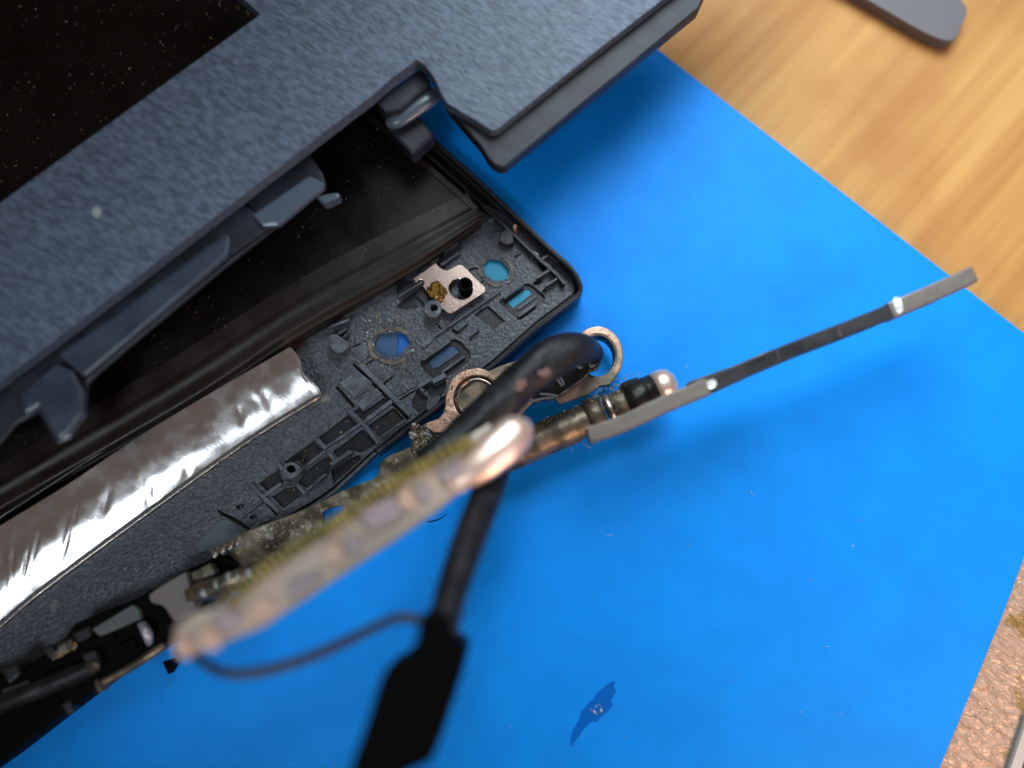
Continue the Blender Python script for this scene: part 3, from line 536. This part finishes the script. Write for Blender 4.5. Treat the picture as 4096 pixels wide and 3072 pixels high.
scatter('lint', p('S', (480, 1500), (700, 1340), (1150, 1180), (1200, 1230), (850, 1440), (560, 1560)), 240, .45, (.008, .016), LINT + [DUST[1]], hg, fibre=.35, flat=.9, label='pale lint clinging under the shaft')
scatter('grease_crumbs', p('S', (950, 850), (1300, 720), (1560, 640), (1700, 900), (1300, 1120), (1000, 1060)), 180, .80, (.006, .013), DUST, hg, zfn=lambda q: .76)
scatter('grease_crumbs', p('S', (430, 1200), (900, 1000), (1000, 1080), (520, 1340)), 90, .72, (.006, .013), DUST, hg)

# ------------------------------------------------------------------ dark rail at the lower left
rl = Thing('hinge_rail', 'long black hinge rail with grey clip running off the lower left', 'rail', at(400, 2700, .0))
prism('rail_body', [(-400, 2860), (0, 2695), (60, 2660), (70, 2690), (264, 2548), (290, 2500), (420, 2440), (545, 2395), (600, 2360), (640, 2345), (720, 2290), (800, 2255), (900, 2215), (960, 2270), (850, 2420), (720, 2540), (661, 2577), (438, 2717), (278, 2836), (0, 3050), (-400, 3330)], .02, .55, DEEP, rl, bevel=.12)
prism('clip', smooth_loop(p('G', (1200, 575), (1240, 530), (1460, 395), (1500, 400), (1530, 540), (1565, 640), (1430, 765), (1385, 755), (1340, 680), (1290, 640), (1225, 625)), 2), .5, .82, mat('grey_clip', srgb(96, 92, 90), .4, bumps=[(20, .003, 3, None)]), rl, bevel=.03)
prism('clip', p('G', (1515, 400), (1690, 300), (1735, 390), (1560, 490)), .45, .72, BRASS_OLD, rl, bevel=.03)
prism('ledge', p('G', (730, 840), (1060, 640), (1110, 680), (1130, 760), (800, 900)), .4, .64, mat('ledge_grey', srgb(70, 80, 80), .45, bumps=[(12, .004, 3, None)]), rl, bevel=.02)
prism('ledge', p('G', (560, 880), (720, 800), (740, 900), (620, 960)), .3, .60, SHELL, rl, bevel=.03)
prism('ledge', p('G', (0, 1160), (130, 1110), (170, 1200), (60, 1290)), .3, .62, SHELL, rl, bevel=.03)
for q, h, m in ((p('G', (0, 1330), (240, 1230), (280, 1300), (0, 1420)), .60, SHELL), (p('G', (600, 960), (900, 850), (940, 920), (660, 1050)), .59, DEEP), (p('G', (640, 1040), (760, 1010), (800, 1120), (700, 1160)), .66, SHELL),
                (p('G', (740, 1240), (800, 1230), (830, 1330), (780, 1350)), .62, BRASS_OLD), (p('G', (480, 1440), (560, 1400), (600, 1500), (540, 1540)), .58, SHELL), (p('G', (940, 960), (1080, 900), (1100, 980), (980, 1040)), .60, DEEP),
                (p('G', (330, 1000), (420, 960), (450, 1040), (380, 1080)), .62, SHELL), (p('G', (180, 1500), (470, 1370), (480, 1430), (200, 1570)), .57, DEEP)):
    prism('ledge', q, .4, h, m, rl, bevel=.025, jitter=.012)
tube('wire_rod', [(*p('G', (700, 1120))[0], .64, .03), (*p('G', (760, 1130))[0], .70, .05), (*p('G', (790, 1150))[0], .62, .03)], BRASS_OLD, rl, n=8, noise_amp=.5)
scatter('grime', p('G', (400, 1050), (600, 940), (620, 980), (430, 1080)), 60, .60, (.012, .025), [DUST[0], DUST[1], BRASS_OLD], rl)
tube('wire_rod', [(*p('G', (820, 1270))[0], .62, .045), (*p('G', (1040, 1150))[0], .65, .05), (*p('G', (1330, 965))[0], .65, .05)], SHAFT, rl, n=10)
tube('wire_rod', [(*p('G', (1140, 800))[0], .62, .05), (*p('G', (1180, 880))[0], .68, .07), (*p('G', (1200, 950))[0], .60, .05)], mat('silver_scrap', (.42, .42, .48, 1), .4, metal=.6, bumps=[(8, .03, 3, None)]), rl, n=10, noise_amp=.5, label='crumpled silver scrap')
tube('wire_rod', [(*p('G', (480, 1000))[0], .6, .05), (*p('G', (590, 950))[0], .62, .06)], BRASS_OLD, rl, n=8, noise_amp=.4)
tube('wire_rod', [(*p('G', (-100, 1480))[0], .55, .10), (*p('G', (300, 1330))[0], .58, .11), (*p('G', (760, 1130))[0], .6, .10)], BLACKR, rl, n=12, noise_amp=.2)
prism('tab', p('G', (1300, 1100), (1380, 1080), (1390, 1150), (1350, 1210)), .1, .3, DEEP, rl, bevel=.02)

# ------------------------------------------------------------------ cable
cb = Thing('display_cable', 'thick black cable with taped end, thin side wire and black plug at bottom', 'cable', at(1950, 2000, .0))
tube('sheath', [(1700, 1860, 1.7, .17), (1850, 1745, 1.55, .20), (1960, 1645, 1.45, .225), (2060, 1550, 1.4, .22), (2170, 1455, 1.35, .215), (2260, 1400, 1.25, .21), (2325, 1388, 1.1, .19), (2374, 1412, .85, .13), (2385, 1450, .75, .05)], BLACKR, cb, n=18, noise_amp=.22, flat=.8)
for c, rx, ry, a in (((2083, 1536), 30, 20, -50), ((2175, 1490), 28, 17, -20)):
    prism('worn_patch', ell(c, rx, ry, a, 16, .28), 1.50, 1.615, mat('sheath_rub', srgb(112, 84, 72), .6), cb, bevel=.012)
prism('end_tape', smooth_loop(p('S', (360, 960), (400, 860), (640, 620), (900, 540), (1115, 500), (1080, 630), (1010, 650), (950, 720), (760, 860), (640, 935), (540, 960)), 2), .50, .60, mat('loose_black_tape', srgb(20, 19, 20), .3, spec=.7, bumps=[(4, .03, 4, None)]), cb, bevel=.02)
for q in ([(330, 985), (480, 950), (600, 940)], [(440, 900), (540, 905), (640, 925)], [(630, 735), (660, 780), (690, 815)], [(660, 715), (690, 760), (700, 800)], [(840, 590), (880, 610), (910, 605)], [(990, 570), (1010, 600), (1060, 560)]):
    tube('frayed_thread', [(*p('S', c)[0], .63, .016) for c in q], LINT[1], cb, n=6)
tube('cord', [(1990, 1800, 1.3, .13), (1985, 1880, 1.6, .15), (1935, 2010, 2.0, .165), (1870, 2180, 2.4, .165), (1812, 2350, 2.7, .155), (1780, 2470, 2.9, .155), (1765, 2520, 3.0, .155)], BLACKR, cb, n=18, flat=.8)
plug = smooth_loop(p('J', (880, 520), (950, 460), (1080, 500), (1115, 560), (1130, 640), (1215, 700), (1225, 760), (1170, 980), (1080, 1260), (1000, 1500), (950, 1575), (840, 1620), (500, 1800), (340, 1720), (480, 1300), (570, 1020), (620, 890), (700, 830), (810, 750), (860, 640)), 2)
prism('plug', plug, 2.6, 3.25, DEEP, cb, bevel=.12)
tube('side_wire', [(1690, 2480, 2.9, .045), (1590, 2470, 2.9, .045), (1500, 2510, 2.9, .045), (1330, 2590, 2.9, .05), (1180, 2650, 2.9, .05), (1020, 2690, 2.9, .05), (900, 2690, 2.9, .045), (800, 2640, 2.8, .04), (740, 2580, 2.7, .035)], mat('brown_wire', srgb(46, 40, 40), .4), cb, n=10)

# ------------------------------------------------------------------ raised circuit strip
cs = Thing('circuit_strip', 'narrow pale circuit strip raised over the mat with copper pads and olive comb edge', 'circuit board', at(1500, 2100, 2.6))
up_ = [(1960, 1690), (1878, 1742), (1697, 1838), (1562, 1920), (1453, 1998), (1200, 2160), (1020, 2290), (885, 2408), (830, 2440), (763, 2455), (700, 2500)]
lo_ = [(695, 2560), (768, 2620), (885, 2574), (1050, 2510), (1212, 2405), (1460, 2240), (1530, 2194), (1750, 2046), (1878, 1932), (2040, 1842)]
tilt = lambda x, y: .45 - 1.15*(x-700)/1380
brd = prism('board', up_ + lo_, 2.60, 2.72, PCBM, cs, bevel=.03, zt=tilt)
bm = bmesh.new(); pathu = smooth_loop(up_[1:8], 12, closed=False)
acc = 0; last = pathu[0]
for q0, q1 in zip(pathu, pathu[1:]):
    d = math.hypot(q1[0]-q0[0], q1[1]-q0[1]); acc += d
    if acc > 27:
        acc = 0; ux, uy = (q1[0]-q0[0])/d, (q1[1]-q0[1])/d; nx, ny = -uy, ux
        if ny < 0: nx, ny = -nx, -ny
        c0, c1 = (q0[0]-nx*8, q0[1]-ny*8), (q0[0]+nx*44, q0[1]+ny*44)
        b2 = [bm.verts.new(at(x, y, z + tilt(x, y))) for z in (2.74, 2.88) for x, y in ((c0[0]-ux*8, c0[1]-uy*8), (c0[0]+ux*8, c0[1]+uy*8), (c1[0]+ux*6, c1[1]+uy*6), (c1[0]-ux*6, c1[1]-uy*6))]
        for f in ((0,1,2,3), (4,5,6,7), (0,1,5,4), (1,2,6,5), (2,3,7,6), (3,0,4,7)): bm.faces.new([b2[i] for i in f])
link('comb', bm, COMB, cs, par=brd, kind='stuff', bevel=.012)
e1 = pathu; e2 = offset_path(pathu, 0)
cin = [(x + 20, y + 36) for x, y in pathu]
prism('comb_strip', pathu + cin[::-1], 2.70, 2.75, mat('dark_olive', srgb(84, 80, 44), .6), cs, par=brd, bevel=.01, zt=tilt)
for q in (p('W', (1230, 880), (1440, 745), (1490, 830), (1265, 965)), p('W', (520, 1180), (820, 1060), (920, 1240), (620, 1380)), p('U', (1330, 960), (1640, 820), (1700, 880), (1400, 1080))):
    prism('chip', q, 2.72, 2.80, CHIP, cs, par=brd, bevel=.02, zt=tilt)
for f, c, rx, ry in (('W', (945, 1100), 34, 46), ('W', (300, 1570), 36, 44), ('U', (1800, 640), 38, 44), ('U', (590, 1490), 40, 50), ('U', (320, 1570), 34, 50), ('W', (1400, 950), 40, 42), ('U', (1090, 1200), 60, 36)):
    prism('copper_pad', ell(p(f, c)[0], rx, ry, -25, 18), 2.72, 2.78, PADC, cs, par=brd, bevel=.02, zt=tilt)
for f, c, r in (('W', (1100, 1050), 30), ('W', (475, 1500), 32), ('U', (760, 1300), 52)):
    prism('solder_disc', ell(p(f, c)[0], r, r, 0, 20), 2.72, 2.77, CHIP, cs, par=brd, bevel=.02, zt=tilt)
tube('copper_cap', [(x, y, z + tilt(x, y), r_) for x, y, z, r_ in [(1790, 1950, 2.70, .06), (1850, 1905, 2.72, .15), (1930, 1848, 2.76, .195), (2010, 1780, 2.77, .215), (2062, 1725, 2.76, .20), (2088, 1692, 2.74, .14), (2096, 1678, 2.72, .05)]], CAPC, cs, n=20, flat=.6)
